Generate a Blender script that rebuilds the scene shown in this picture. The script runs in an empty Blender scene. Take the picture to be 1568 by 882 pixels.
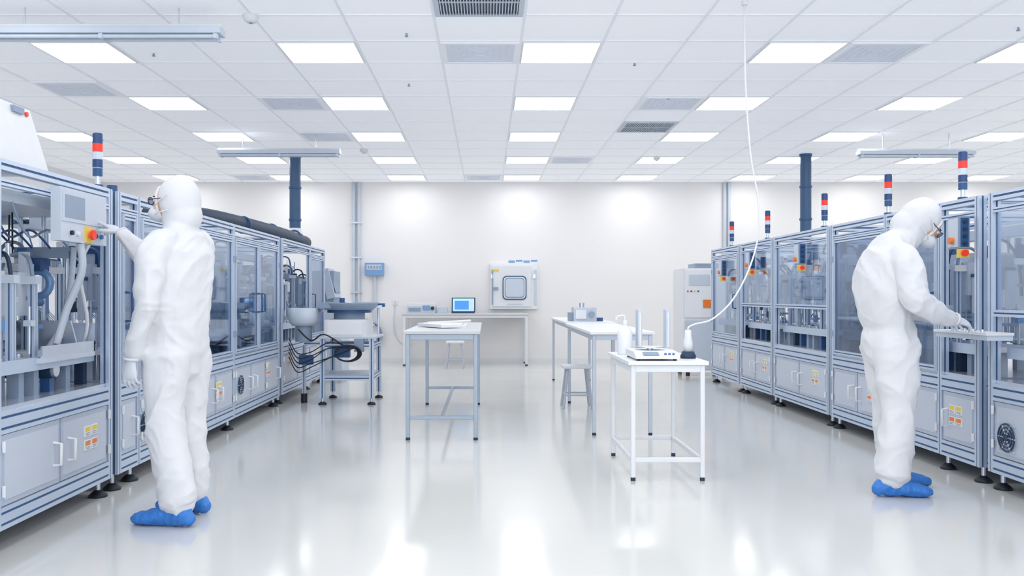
import bpy, math, random
from mathutils import Vector, Matrix, noise

CEIL=3.12; YB=15.58; XL=-6.62; XR=9.65; YF=-3.6
TILE=0.636
# ------------------------------------------------------------------ materials
MATS={}
def mat(name,col,rough=0.5,metal=0.0,var=0.04,scale=12.0,bump=0.0,bscale=60.0,emit=None,es=0.0,spec=0.5,coat=0.0):
    if name in MATS: return MATS[name]
    m=bpy.data.materials.new(name); m.use_nodes=True
    nt=m.node_tree; b=nt.nodes['Principled BSDF']
    tc=nt.nodes.new('ShaderNodeTexCoord')
    n=nt.nodes.new('ShaderNodeTexNoise'); n.inputs['Scale'].default_value=scale; n.inputs['Detail'].default_value=1
    nt.links.new(tc.outputs['Object'],n.inputs['Vector'])
    r=nt.nodes.new('ShaderNodeMix'); r.data_type='RGBA'
    c=Vector(col[:3])
    r.inputs['A'].default_value=(*[max(0,x*(1-var)) for x in c],1)
    r.inputs['B'].default_value=(*[min(1,x*(1+var)) for x in c],1)
    nt.links.new(n.outputs['Fac'],r.inputs['Factor'])
    nt.links.new(r.outputs['Result'],b.inputs['Base Color'])
    b.inputs['Roughness'].default_value=rough
    b.inputs['Metallic'].default_value=metal
    b.inputs['Specular IOR Level'].default_value=spec
    b.inputs['Coat Weight'].default_value=coat
    if bump>0:
        n2=nt.nodes.new('ShaderNodeTexNoise'); n2.inputs['Scale'].default_value=bscale; n2.inputs['Detail'].default_value=3
        nt.links.new(tc.outputs['Object'],n2.inputs['Vector'])
        bp=nt.nodes.new('ShaderNodeBump'); bp.inputs['Strength'].default_value=bump; bp.inputs['Distance'].default_value=0.01
        nt.links.new(n2.outputs['Fac'],bp.inputs['Height']); nt.links.new(bp.outputs['Normal'],b.inputs['Normal'])
    if emit:
        b.inputs['Emission Color'].default_value=(*emit,1); b.inputs['Emission Strength'].default_value=es
    if name!='light_emit':
        try: m.cycles.emission_sampling='NONE'
        except Exception: pass
    MATS[name]=m; return m

def glassmat(name,tint,gl=0.12,rough=0.03):
    m=bpy.data.materials.new(name); m.use_nodes=True; nt=m.node_tree
    nt.nodes.clear()
    o=nt.nodes.new('ShaderNodeOutputMaterial'); t=nt.nodes.new('ShaderNodeBsdfTransparent'); g=nt.nodes.new('ShaderNodeBsdfGlossy')
    t.inputs['Color'].default_value=(*tint,1); g.inputs['Roughness'].default_value=rough; g.inputs['Color'].default_value=(.9,.94,1,1)
    lw=nt.nodes.new('ShaderNodeLayerWeight'); lw.inputs['Blend'].default_value=0.3
    ad=nt.nodes.new('ShaderNodeMath'); ad.operation='MULTIPLY_ADD'; ad.inputs[1].default_value=0.6; ad.inputs[2].default_value=gl
    nt.links.new(lw.outputs['Fresnel'],ad.inputs[0])
    mx=nt.nodes.new('ShaderNodeMixShader'); nt.links.new(ad.outputs[0],mx.inputs[0]); nt.links.new(t.outputs[0],mx.inputs[1]); nt.links.new(g.outputs[0],mx.inputs[2])
    nt.links.new(mx.outputs[0],o.inputs[0]); MATS[name]=m; return m

mat('wall_paint',(.87,.86,.865),.6,var=.012,scale=1.5)
mat('wall_side',(.88,.885,.895),.6,var=.01,scale=1.5)
mat('ceil_tile',(.90,.91,.94),.75,var=.015,scale=2.0,emit=(.9,.93,1.0),es=.14)  # tiles are no lamps: faint emission added to brighten the ceiling
mat('ceil_grid',(.84,.86,.90),.5,emit=(.9,.93,1.0),es=.07)  # grid bars carry a weaker added glow, not a light source
mat('alu',(.56,.65,.79),.32,metal=.3,var=.05,scale=20)
mat('slot',(.04,.11,.26),.5)
mat('panel',(.49,.55,.665),.4,metal=.1,var=.04,scale=3)
mat('panel_in',(.56,.615,.715),.35,metal=.05,var=.03,scale=3)
mat('white_metal',(.84,.86,.89),.35,var=.02)
mat('off_white',(.78,.8,.83),.45,var=.03)
mat('lgrey',(.58,.65,.75),.45,var=.04)
mat('mgrey',(.27,.35,.47),.45,var=.06)
mat('navy',(.025,.09,.24),.4,var=.15)
mat('dark',(.012,.035,.085),.45,var=.2)
mat('black',(.008,.012,.022),.5,var=.2)
mat('steel',(.66,.72,.82),.25,metal=.7,var=.06,scale=30)
mat('bluep',(.05,.2,.5),.4)
mat('steelblue',(.2,.37,.64),.4,metal=.3)
mat('pipe_blue',(.04,.10,.21),.38,var=.1)
mat('red',(.75,.035,.02),.35,emit=(.9,.05,.02),es=.15)
mat('orange',(.85,.22,.04),.4)
mat('yellow',(.85,.62,.1),.5)
mat('lamp_blue',(.015,.06,.2),.25)
mat('lamp_clear',(.6,.68,.78),.2)
mat('paper',(.86,.86,.84),.7)
mat('desk_top',(.60,.63,.66),.3,var=.03,scale=4)
mat('stool_grey',(.5,.55,.62),.45)
mat('suit',(.715,.73,.765),.85,var=.01,bump=.12,bscale=35,spec=.25)
mat('glove',(.66,.70,.76),.5,var=.02)
mat('skin',(.62,.36,.26),.5,var=.06)
mat('hair',(.03,.02,.015),.7)
mat('mask',(.70,.73,.77),.7)
mat('bootie',(.03,.19,.60),.42,var=.12,scale=18,bump=.4,bscale=45)
mat('screen',(.02,.1,.3),.2,emit=(.08,.3,.75),es=.7)
mat('screen_lt',(.3,.5,.8),.2,emit=(.35,.62,.95),es=.6)
mat('chart',(.1,.1,.1),.2,emit=(.75,.85,.95),es=.6)
mat('eye_white',(.85,.85,.85),.2)
mat('duct',(.03,.055,.10),.55,bump=.5,bscale=30)
mat('vent_grey',(.72,.77,.87),.55,var=.03,emit=(.9,.93,1.0),es=.04)  # slight added emission lightens the vent plates; they are not lit fittings
mat('plastic_clear',(.85,.89,.94),.2)
glassmat('glass',(.88,.93,.98),.05)
glassmat('glass_dark',(.66,.75,.86),.08)
glassmat('lens',(.8,.85,.9),.15)
mat('light_emit',(1,1,1),.5,emit=(1,.99,.985),es=5.4)
# floor
def floor_mat():
    m=bpy.data.materials.new('epoxy_floor'); m.use_nodes=True; nt=m.node_tree; b=nt.nodes['Principled BSDF']
    tc=nt.nodes.new('ShaderNodeTexCoord'); n=nt.nodes.new('ShaderNodeTexNoise'); n.inputs['Scale'].default_value=.6; n.inputs['Detail'].default_value=3
    nt.links.new(tc.outputs['Object'],n.inputs['Vector'])
    r=nt.nodes.new('ShaderNodeValToRGB'); r.color_ramp.elements[0].color=(.665,.675,.655,1); r.color_ramp.elements[1].color=(.715,.715,.70,1)
    r.color_ramp.elements[0].position=.35; r.color_ramp.elements[1].position=.7
    nt.links.new(n.outputs['Fac'],r.inputs[0]); nt.links.new(r.outputs[0],b.inputs['Base Color'])
    n2=nt.nodes.new('ShaderNodeTexNoise'); n2.inputs['Scale'].default_value=1.7; nt.links.new(tc.outputs['Object'],n2.inputs['Vector'])
    mr=nt.nodes.new('ShaderNodeMapRange'); mr.inputs['To Min'].default_value=.10; mr.inputs['To Max'].default_value=.16
    nt.links.new(n2.outputs['Fac'],mr.inputs['Value']); nt.links.new(mr.outputs[0],b.inputs['Roughness'])
    n3=nt.nodes.new('ShaderNodeTexNoise'); n3.inputs['Scale'].default_value=3; nt.links.new(tc.outputs['Object'],n3.inputs['Vector'])
    bp=nt.nodes.new('ShaderNodeBump'); bp.inputs['Strength'].default_value=.04; bp.inputs['Distance'].default_value=.02
    nt.links.new(n3.outputs['Fac'],bp.inputs['Height']); nt.links.new(bp.outputs[0],b.inputs['Normal'])
    b.inputs['Specular IOR Level'].default_value=.85
    MATS['epoxy_floor']=m
floor_mat()

# ------------------------------------------------------------------ mesh builder
def catmull(pts,n=6):
    P=[Vector(p) for p in pts]; out=[]
    for i in range(len(P)-1):
        p0=P[max(i-1,0)];p1=P[i];p2=P[i+1];p3=P[min(i+2,len(P)-1)]
        for k in range(n):
            t=k/n
            out.append(.5*((2*p1)+(-p0+p2)*t+(2*p0-5*p1+4*p2-p3)*t*t+(-p0+3*p1-3*p2+p3)*t**3))
    out.append(P[-1]); return out
class MB:
    def __init__(s): s.v=[];s.f=[];s.fm=[];s.sm=[];s.mats=[]
    def add(s,vs,fs,m,smooth=False):
        if m not in s.mats: s.mats.append(m)
        k=s.mats.index(m); o=len(s.v)
        s.v.extend([tuple(v) for v in vs])
        for f in fs: s.f.append([i+o for i in f]); s.fm.append(k); s.sm.append(smooth)
    def box(s,x0,x1,y0,y1,z0,z1,m):
        if x0>x1:x0,x1=x1,x0
        if y0>y1:y0,y1=y1,y0
        if z0>z1:z0,z1=z1,z0
        vs=[(x0,y0,z0),(x1,y0,z0),(x1,y1,z0),(x0,y1,z0),(x0,y0,z1),(x1,y0,z1),(x1,y1,z1),(x0,y1,z1)]
        s.add(vs,[(0,3,2,1),(4,5,6,7),(0,1,5,4),(1,2,6,5),(2,3,7,6),(3,0,4,7)],m)
    def obox(s,c,size,R,m):
        a,b,d=[q/2 for q in size]; c=Vector(c)
        vs=[c+R@Vector(p) for p in [(-a,-b,-d),(a,-b,-d),(a,b,-d),(-a,b,-d),(-a,-b,d),(a,-b,d),(a,b,d),(-a,b,d)]]
        s.add(vs,[(0,3,2,1),(4,5,6,7),(0,1,5,4),(1,2,6,5),(2,3,7,6),(3,0,4,7)],m)
    def frame(s,t):
        t=t.normalized(); a=Vector((0,0,1)) if abs(t.z)<.9 else Vector((1,0,0))
        u=t.cross(a).normalized(); return u,t.cross(u)
    def cyl(s,p0,p1,r,m,seg=16,r2=None):
        p0=Vector(p0);p1=Vector(p1); r2=r if r2 is None else r2; u,w=s.frame(p1-p0)
        A=[p0+(u*math.cos(a)+w*math.sin(a))*r for a in [2*math.pi*i/seg for i in range(seg)]]
        B=[p1+(u*math.cos(a)+w*math.sin(a))*r2 for a in [2*math.pi*i/seg for i in range(seg)]]
        s.add(A+B,[(i,(i+1)%seg,seg+(i+1)%seg,seg+i) for i in range(seg)],m,True)
        s.add(A,[tuple(reversed(range(seg)))],m); s.add(B,[tuple(range(seg))],m)
    def tube(s,pts,r,m,seg=8,smooth=True,closed=False):
        P=[Vector(p) for p in pts]
        if smooth and len(P)>2: P=catmull(P,5)
        n=len(P); vs=[];fs=[]; prev=None
        for i,p in enumerate(P):
            t=(P[min(i+1,n-1)]-P[max(i-1,0)])
            if t.length<1e-9: t=Vector((0,0,1))
            t.normalize()
            if prev is None: u,w=s.frame(t)
            else:
                u=(prev-t*prev.dot(t))
                if u.length<1e-6: u,_=s.frame(t)
                u.normalize(); w=t.cross(u)
            prev=u
            for k in range(seg):
                a=2*math.pi*k/seg; vs.append(p+(u*math.cos(a)+w*math.sin(a))*r)
        for i in range(n-1):
            for k in range(seg): fs.append((i*seg+k,i*seg+(k+1)%seg,(i+1)*seg+(k+1)%seg,(i+1)*seg+k))
        s.add(vs,fs,m,True); s.add(vs[:seg],[tuple(reversed(range(seg)))],m); s.add(vs[-seg:],[tuple(range(seg))],m)
    def torus(s,c,ax,R,r,m,seg=24,rs=8,ry=None,U=None):
        c=Vector(c); ax=Vector(ax).normalized()
        if U is None: u,w=s.frame(ax)
        else: u=Vector(U).normalized(); w=ax.cross(u)
        ry=R if ry is None else ry
        vs=[];fs=[]
        for i in range(seg):
            a=2*math.pi*i/seg; d=(u*math.cos(a)+w*math.sin(a)); q=u*math.cos(a)*R+w*math.sin(a)*ry
            for k in range(rs):
                b=2*math.pi*k/rs; vs.append(c+q+d*math.cos(b)*r+ax*math.sin(b)*r)
        for i in range(seg):
            for k in range(rs): fs.append((i*rs+k,((i+1)%seg)*rs+k,((i+1)%seg)*rs+(k+1)%rs,i*rs+(k+1)%rs))
        s.add(vs,fs,m,True)
    def lathe(s,c,prof,m,seg=28,ax=(0,0,1)):
        c=Vector(c); ax=Vector(ax).normalized(); u,w=s.frame(ax); vs=[];fs=[]
        for r,z in prof:
            for k in range(seg):
                a=2*math.pi*k/seg; vs.append(c+(u*math.cos(a)+w*math.sin(a))*r+ax*z)
        for i in range(len(prof)-1):
            for k in range(seg): fs.append((i*seg+k,i*seg+(k+1)%seg,(i+1)*seg+(k+1)%seg,(i+1)*seg+k))
        s.add(vs,fs,m,True)
    def sph(s,c,r,m,R=None,seg=20,rings=12):
        c=Vector(c); R=R or Matrix.Identity(3); vs=[c+R@Vector((0,0,r[2]))]
        for i in range(1,rings):
            t=math.pi*i/rings
            for k in range(seg):
                a=2*math.pi*k/seg; vs.append(c+R@Vector((r[0]*math.sin(t)*math.cos(a),r[1]*math.sin(t)*math.sin(a),r[2]*math.cos(t))))
        vs.append(c-R@Vector((0,0,r[2]))); fs=[]
        for k in range(seg): fs.append((0,1+k,1+(k+1)%seg))
        for i in range(rings-2):
            for k in range(seg): fs.append((1+i*seg+k,1+(i+1)*seg+k,1+(i+1)*seg+(k+1)%seg,1+i*seg+(k+1)%seg))
        L=len(vs)-1
        for k in range(seg): fs.append((L,1+(rings-2)*seg+(k+1)%seg,1+(rings-2)*seg+k))
        s.add(vs,fs,m,True)
    def beam(s,p0,p1,w,m='alu',core='slot'):
        x0,x1=sorted((p0[0],p1[0]));y0,y1=sorted((p0[1],p1[1]));z0,z1=sorted((p0[2],p1[2]))
        L=[x1-x0,y1-y0,z1-z0]; ax=L.index(max(L)); h=w/2; c=w*.38; g=w*.38
        lo=[x0,y0,z0];hi=[x1,y1,z1]
        o=[i for i in range(3) if i!=ax]
        def bx(a0,a1,b0,b1,mm,sh=0):
            l=[0,0,0];u=[0,0,0]; l[ax]=lo[ax]+sh;u[ax]=hi[ax]-sh
            l[o[0]]=lo[o[0]]+a0;u[o[0]]=hi[o[0]]+a1; l[o[1]]=lo[o[1]]+b0;u[o[1]]=hi[o[1]]+b1
            s.box(l[0],u[0],l[1],u[1],l[2],u[2],mm)
        bx(-g,g,-g,g,core,.001)
        for i in(-1,1):
            for j in(-1,1):
                A=(-h,-h+c) if i<0 else (h-c,h); B=(-h,-h+c) if j<0 else (h-c,h)
                bx(A[0],A[1],B[0],B[1],m)
    def finish(s,name,bevel=0,parent=None,recalc=True):
        xs=[v[0] for v in s.v];ys=[v[1] for v in s.v];zs=[v[2] for v in s.v]
        c=Vector(((min(xs)+max(xs))/2,(min(ys)+max(ys))/2,min(zs)))
        me=bpy.data.meshes.new(name); me.from_pydata([Vector(v)-c for v in s.v],[],s.f)
        for m in s.mats: me.materials.append(MATS[m])
        me.polygons.foreach_set('material_index',s.fm); me.polygons.foreach_set('use_smooth',s.sm); me.update()
        ob=bpy.data.objects.new(name,me); bpy.context.scene.collection.objects.link(ob); ob.location=c
        if bevel>0:
            b=ob.modifiers.new('bevel','BEVEL'); b.width=bevel; b.segments=1 if bevel<.004 else 2; b.limit_method='ANGLE'; b.angle_limit=math.radians(50)
        if parent:
            ob.parent=parent; ob.matrix_parent_inverse=Matrix.Translation(parent.location).inverted()
        return ob

# ------------------------------------------------------------------ room
b=MB(); b.box(XL-.1,XR+.1,YF,YB+.1,-.1,0,'epoxy_floor'); b.finish('floor')
b=MB(); b.box(XL-.1,XR+.1,YB,YB+.1,0,CEIL+.1,'wall_paint'); b.finish('wall_back')
b=MB(); b.box(XL-.1,XL,YF,YB,0,CEIL+.1,'wall_side'); b.finish('wall_left')
b=MB(); b.box(XR,XR+.1,YF,YB,0,CEIL+.1,'wall_side'); b.finish('wall_right')
b=MB(); b.box(XL,XR,YB-.012,YB,0,.07,'off_white'); b.finish('baseboard_back')
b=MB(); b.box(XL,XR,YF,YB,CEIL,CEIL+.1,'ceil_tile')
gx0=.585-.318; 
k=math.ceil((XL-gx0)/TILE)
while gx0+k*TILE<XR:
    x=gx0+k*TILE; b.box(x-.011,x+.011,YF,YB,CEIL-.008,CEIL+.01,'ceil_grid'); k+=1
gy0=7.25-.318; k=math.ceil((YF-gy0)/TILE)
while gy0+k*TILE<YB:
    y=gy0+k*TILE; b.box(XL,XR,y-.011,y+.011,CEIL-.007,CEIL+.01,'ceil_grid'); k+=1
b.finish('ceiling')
# light panels: frame, tray and a glowing diffuser sheet facing down
pm=None
for i in range(-3,5):
    for j in range(-5,5):
        x=.585+1.908*i; y=7.25+1.908*j
        if pm is None:
            q=MB(); q.box(x-.296,x+.296,y-.296,y+.296,CEIL-.010,CEIL-.002,'white_metal')
            z=CEIL-.012; q.add([(x-.296,y-.296,z),(x-.296,y+.296,z),(x+.296,y+.296,z),(x+.296,y-.296,z)],[(0,1,2,3)],'light_emit')
            for a in((x-.306,x-.294,y-.306,y+.306),(x+.294,x+.306,y-.306,y+.306),(x-.294,x+.294,y-.306,y-.294),(x-.294,x+.294,y+.294,y+.306)):
                q.box(a[0],a[1],a[2],a[3],CEIL-.016,CEIL-.002,'white_metal')
            o=q.finish('ceiling_light_panel'); pm=o.data
        else:
            o=bpy.data.objects.new('ceiling_light_panel',pm); bpy.context.scene.collection.objects.link(o); o.location=(x,y,CEIL-.016)
def vent(x,y,kind):
    q=MB(); z=CEIL
    for a in((x-.306,x-.27,y-.306,y+.306),(x+.27,x+.306,y-.306,y+.306),(x-.27,x+.27,y-.306,y-.27),(x-.27,x+.27,y+.27,y+.306)):
        q.box(a[0],a[1],a[2],a[3],z-.02,z-.001,'lgrey' if kind=='slat' else 'ceil_grid')
    if kind=='slat':
        q.box(x-.27,x+.27,y-.27,y+.27,z-.006,z-.001,'dark')
        for i in range(27):
            xx=x-.26+i*.02; q.box(xx-.0035,xx+.0035,y-.27,y+.27,z-.02,z-.006,'lgrey')
        q.box(x-.27,x+.27,y-.006,y+.006,z-.021,z-.01,'lgrey')
    else:
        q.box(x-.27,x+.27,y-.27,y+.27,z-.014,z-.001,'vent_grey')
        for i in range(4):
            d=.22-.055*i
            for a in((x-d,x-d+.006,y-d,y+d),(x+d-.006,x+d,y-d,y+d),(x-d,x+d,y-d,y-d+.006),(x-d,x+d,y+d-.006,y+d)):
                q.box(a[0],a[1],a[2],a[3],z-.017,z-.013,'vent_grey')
    q.finish('ceiling_vent')
X=lambda k:.585+TILE*k
Yr=lambda k:7.25+TILE*k
vent(X(-1),Yr(-2),'slat'); vent(X(2),Yr(5),'slat')
for a in((-1,0),(-7,2),(-4,3),(-4,6),(2,3),(4,0),(1,9),(-1,12),(-7,12)): vent(X(a[0]),Yr(a[1]),'flat')
# smoke detectors & sprinklers
for x,y in((-1.65,6.3),(-1.64,12.05),(2.4,12.7)):
    q=MB(); q.lathe((x,y,CEIL-.055),[(.0,.0),(.03,.0),(.045,.012),(.055,.03),(.058,.055)],'off_white'); q.cyl((x,y,CEIL-.062),(x,y,CEIL-.05),.012,'mgrey'); q.finish('smoke_detector')
for x,y in((-.6,6.75),(-.72,8.35),(-2.7,7.3),(1.25,7.6),(1.8,8.9),(3.9,6.6)):
    q=MB(); q.cyl((x,y,CEIL-.02),(x,y,CEIL),.008,'mgrey',10); q.cyl((x,y,CEIL-.024),(x,y,CEIL-.018),.014,'mgrey',10); q.finish('sprinkler_head')
def striplamp(x0,x1,y,z):
    q=MB(); q.box(x0,x1,y-.07,y+.07,z,z+.045,'lgrey'); q.box(x0,x1,y-.03,y+.03,z+.045,z+.07,'off_white')
    for d in(-.045,.045):
        q.cyl((x0+.05,y+d,z-.018),(x1-.05,y+d,z-.018),.014,'lamp_clear',10)
        for xx in(x0+.02,x1-.05,(x0+x1)/2): q.box(xx,xx+.03,y+d-.018,y+d+.018,z-.035,z,'lgrey')
    for xx in(x0+.3,x1-.3): q.cyl((xx,y,z+.07),(xx,y,CEIL),.006,'steel',8)
    q.finish('hanging_strip_lamp',.003)
striplamp(-3.45,-1.8,6.14,2.93); striplamp(-3.25,-1.77,10.9,2.87); striplamp(4.5,5.9,10.9,2.86)
# wall conduits
def conduit(x,w,z0):
    q=MB()
    for d in(-w,w): q.cyl((x+d,YB-.03,z0),(x+d,YB-.03,CEIL-.001),.028,'lgrey',12)
    for zz in(z0+.2,z0+.8,z0+1.4): q.box(x-w-.05,x+w+.05,YB-.065,YB-.001,zz,zz+.03,'steel')
    q.finish('wall_conduit')
conduit(-2.25,.045,1.0); conduit(4.15,.04,.1)
q=MB(); q.box(-2.09,-1.77,YB-.13,YB-.001,1.5,1.72,'steelblue'); q.box(-2.06,-1.8,YB-.135,YB-.13,1.6,1.69,'lgrey')
for i in range(5): q.box(-2.04+i*.05,-2.01+i*.05,YB-.14,YB-.134,1.62,1.67,'mgrey')
q.tube([(-1.93,YB-.05,1.5),(-1.93,YB-.05,1.2),(-1.93,YB-.05,.7)],.03,'lgrey',10,False); q.tube([(-2.25,YB-.06,1.0),(-2.1,YB-.06,.93),(-1.96,YB-.06,.95)],.02,'mgrey')
q.finish('wall_switch_box',.003)
q=MB()
for i in range(5): q.torus((-1.95,YB-.04-.018*i,.47),(0,1,0),.12+.008*i,.012,'mgrey',28,6,ry=.19+.006*i,U=(1,0,0))
q.box(-1.98,-1.92,YB-.14,YB-.001,.64,.67,'lgrey'); q.finish('coiled_hose')
# overhead pipes
q=MB(); q.cyl((-2.68,12.6,1.88),(-2.68,12.6,CEIL-.001),.078,'pipe_blue',20)
for zz in(2.2,2.65,3.09): q.cyl((-2.68,12.6,zz),(-2.68,12.6,zz+.03),.088,'navy',20)
q.cyl((-2.68,12.6,1.80),(-2.68,12.6,2.02),.105,'navy',20); q.cyl((-2.68,12.6,2.02),(-2.68,12.6,2.1),.1,'off_white',20,.08)
q.tube([(-3.1,8.2,1.88),(-2.8,8.7,1.93),(-2.62,9.6,1.92),(-2.5,10.8,1.90),(-2.46,11.9,1.88),(-2.5,12.4,1.88),(-2.68,12.62,1.86)],.082,'duct',16)
for yy in(9.6,10.6,11.6): q.torus((-2.6+(yy-9.6)*.06,yy,1.91),(0,1,0),.084,.012,'navy')
q.finish('exhaust_duct')
q=MB(); q.cyl((4.43,12.49,1.3),(4.43,12.49,CEIL-.001),.075,'pipe_blue',20)
for zz in(2.2,2.65,3.09): q.cyl((4.43,12.49,zz),(4.43,12.49,zz+.03),.085,'navy',20)
q.cyl((4.43,12.49,0),(4.43,12.49,1.3),.09,'lgrey',20); q.finish('exhaust_pipe')

# ------------------------------------------------------------------ machines
W=.05; TOP=1.77
def stacklight(q,x,y,z=TOP,h=.31):
    q.cyl((x,y,z),(x,y,z+.02),.03,'navy'); q.cyl((x,y,z+.02),(x,y,z+.075),.014,'steel',12)
    z+=.07; s=(h-.07)/5
    q.cyl((x,y,z),(x,y,z+s*.9),.027,'navy'); q.cyl((x,y,z+s),(x,y,z+s*1.95),.028,'lamp_blue')
    q.cyl((x,y,z+s*.9),(x,y,z+s),.025,'lgrey'); q.cyl((x,y,z+s*1.95),(x,y,z+s*2.85),.028,'lamp_clear')
    q.cyl((x,y,z+s*2.85),(x,y,z+s*3.85),.028,'red'); q.cyl((x,y,z+s*3.85),(x,y,z+s*5),.028,'lamp_blue'); q.cyl((x,y,z+s*5),(x,y,z+s*5.1),.024,'navy')

def machine(name,s,xf,y0,y1,D=1.15,bays=None,upper=None,seed=0,features=(),stacks=(),interior=('std',),lowfans=()):
    R=random.Random(seed); q=MB()
    def bx(u0,u1,a,b_,z0,z1,m): q.box(xf+s*u0,xf+s*u1,a,b_,z0,z1,m)
    P=lambda u,y,z:(xf+s*u,y,z)
    def bm(p0,p1,w=W): q.beam(P(*p0),P(*p1),w)
    h=W/2; bays=bays or [y0,y1]
    ys=[y0+h]+[y for y in bays[1:-1]]+[y1-h]
    # posts, rails
    for i,y in enumerate(ys):
        bm((h,y,.1),(h,y,TOP)); bm((D-h,y,.1),(D-h,y,TOP))
        for z in(.125,.6,TOP-h): bm((W,y,z),(D-W,y,z))
        for u in(.06,D-.06):
            yy=y+(.03 if i==0 else -.03 if i==len(ys)-1 else 0)
            q.cyl(P(u,yy,.02),P(u,yy,.1),.013,'steel',10); q.lathe(P(u,yy,0),[(.0,.0),(.052,.0),(.052,.012),(.03,.03),(.016,.04),(0,.04)],'black',16)
    for i in range(len(ys)-1):
        a=ys[i]+h;c=ys[i+1]-h
        for z in(.125,.175,.555,.605,TOP-h): bm((h,a,z),(h,c,z))
        for z in(.125,.6,TOP-h): bm((D-h,a,z),(D-h,c,z))
        bm((h*.6,a,TOP-.105),(h*.6,c,TOP-.105),.03)
        # lower panels
        bx(.022,.03,a,c,.2,.53,'panel')
        L=c-a; nd=max(1,round(L/.62)); 
        for k in range(nd):
            d0=a+L*k/nd+.008; d1=a+L*(k+1)/nd-.008
            bx(.008,.022,d0,d1,.205,.525,'panel'); bx(.004,.008,d0+.025,d1-.025,.23,.50,'panel_in')
            hy=d1-.07 if k%2==0 else d0+.07
            q.tube([P(.006,hy,.30),P(-.035,hy,.305),P(-.035,hy,.41),P(.006,hy,.415)],.008,'off_white',8,False)
            for zz in(.25,.45): q.cyl(P(-.006,(d0 if k%2==0 else d1),zz),P(-.006,(d0 if k%2==0 else d1),zz+.05),.009,'off_white',8)
        bx(D-.03,D-.02,a,c,.15,.58,'panel')
    for y in(y0+.02,y1-.026): bx(W,D-W,y,y+.006,.15,.58,'panel')
    bx(.02,D-.02,y0+.02,y1-.02,.63,.65,'steel')
    # labels
    for f in features:
        if f[0]=='labels':
            y,z=f[1],f[2]; sc=f[3] if len(f)>3 else 1
            for i,(dy,dz,mm) in enumerate(((0,.06,'yellow'),(.085,.06,'yellow'),(0,-.015,'orange'),(.085,-.015,'orange'))):
                bx(-.001,.004,y+dy*sc,y+(dy+.07)*sc,z+dz*sc,z+(dz+.055)*sc,'paper')
                bx(-.002,.004,y+(dy+.006)*sc,y+(dy+.064)*sc,z+(dz+.025)*sc,z+(dz+.05)*sc,mm)
                for l in range(2): bx(-.002,.004,y+(dy+.01)*sc,y+(dy+.06)*sc,z+(dz+.006+l*.009)*sc,z+(dz+.01+l*.009)*sc,'mgrey')
        if f[0]=='fan':
            y,z=f[1],f[2]; c=P(.0,y,z)
            q.cyl(P(.004,y,z),P(-.004,y,z),.085,'mgrey',28)
            for r_ in(.08,.058,.036): q.torus(P(-.008,y,z),(1,0,0),r_,.0045,'dark',28,6)
            for k in range(6):
                a=k*math.pi/3; q.tube([P(-.007,y+math.cos(a)*.02,z+math.sin(a)*.02),P(-.007,y+math.cos(a)*.085,z+math.sin(a)*.085)],.004,'lgrey',6,False)
            q.cyl(P(.0,y,z),P(-.011,y,z),.022,'dark',16)
            for a in(-.075,.075):
                for c_ in(-.075,.075): q.cyl(P(.004,y+a,z+c_),P(-.006,y+a,z+c_),.008,'steel',8)
    # upper doors
    upper=upper or ['open']*(len(ys)-1)
    for i,kind in enumerate(upper):
        a=ys[i]+h;c=ys[i+1]-h; z0=.65; z1=TOP-.125
        if kind in('glass','glass2','glassd'):
            n=2 if kind=='glass2' else 1
            for k in range(n):
                d0=a+(c-a)*k/n+.006; d1=a+(c-a)*(k+1)/n-.006; w=.035
                q.beam(P(.012,d0+w/2,z0),P(.012,d0+w/2,z1),w); q.beam(P(.012,d1-w/2,z0),P(.012,d1-w/2,z1),w)
                for zz in(z0+w/2,z1-w/2): q.beam(P(.012,d0+w,zz),P(.012,d1-w,zz),w)
                bx(.010,.015,d0+w,d1-w,z0+w,z1-w,'glass_dark' if kind=='glassd' else 'glass')
                hy=d0+.05 if k==1 or n==1 else d1-.05
                q.tube([P(.0,hy,1.0),P(-.045,hy,1.005),P(-.045,hy,1.17),P(.0,hy,1.175)],.009,'navy',8,False)
                for zz in(z0+.15,z1-.2):
                    yy=d1+.0 if k==0 and n==1 else (d0 if k==0 else d1); q.box(xf-s*.008,xf+s*.004,yy-.025,yy+.025,zz,zz+.05,'mgrey')
        elif kind=='half':
            bm((h,a,1.05),(h,c,1.05),.04)
            bx(.02,.024,a,c,1.07,z1,'glass')
    # interior
    a=y0+.06; c=y1-.06
    def cylbox(u,y,z0,z1):
        bx(u-.02,u+.02,y-.02,y+.02,z0,z1,'lgrey'); bx(u-.025,u+.025,y-.025,y+.025,z1-.02,z1,'navy'); q.cyl(P(u,y,z0-.09),P(u,y,z0),.006,'steel',8); bx(u-.03,u+.03,y-.03,y+.03,z0-.11,z0-.09,'mgrey')
    if 'std' in interior:
        # work plates and conveyors
        bx(.10,.30,a,c,.80,.825,'white_metal'); bx(.08,.10,a,c,.78,.845,'alu'); bx(.30,.32,a,c,.78,.845,'alu')
        bx(.5,.85,a,c,.84,.86,'lgrey')
        yy=a+.08
        while yy<c:
            bx(.12,.17,yy,yy+.05,.65,.8,R.choice(['navy','dark','mgrey'])); bx(.22,.27,yy+.02,yy+.06,.65,.8,'lgrey')
            bx(.6,.66,yy,yy+.05,.65,.84,R.choice(['lgrey','navy']))
            q.cyl(P(.2,yy,.83),P(.2,yy,.86),.02,'steel',10)
            yy+=R.uniform(.13,.24)
        # gantries
        yy=a+.14
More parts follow.
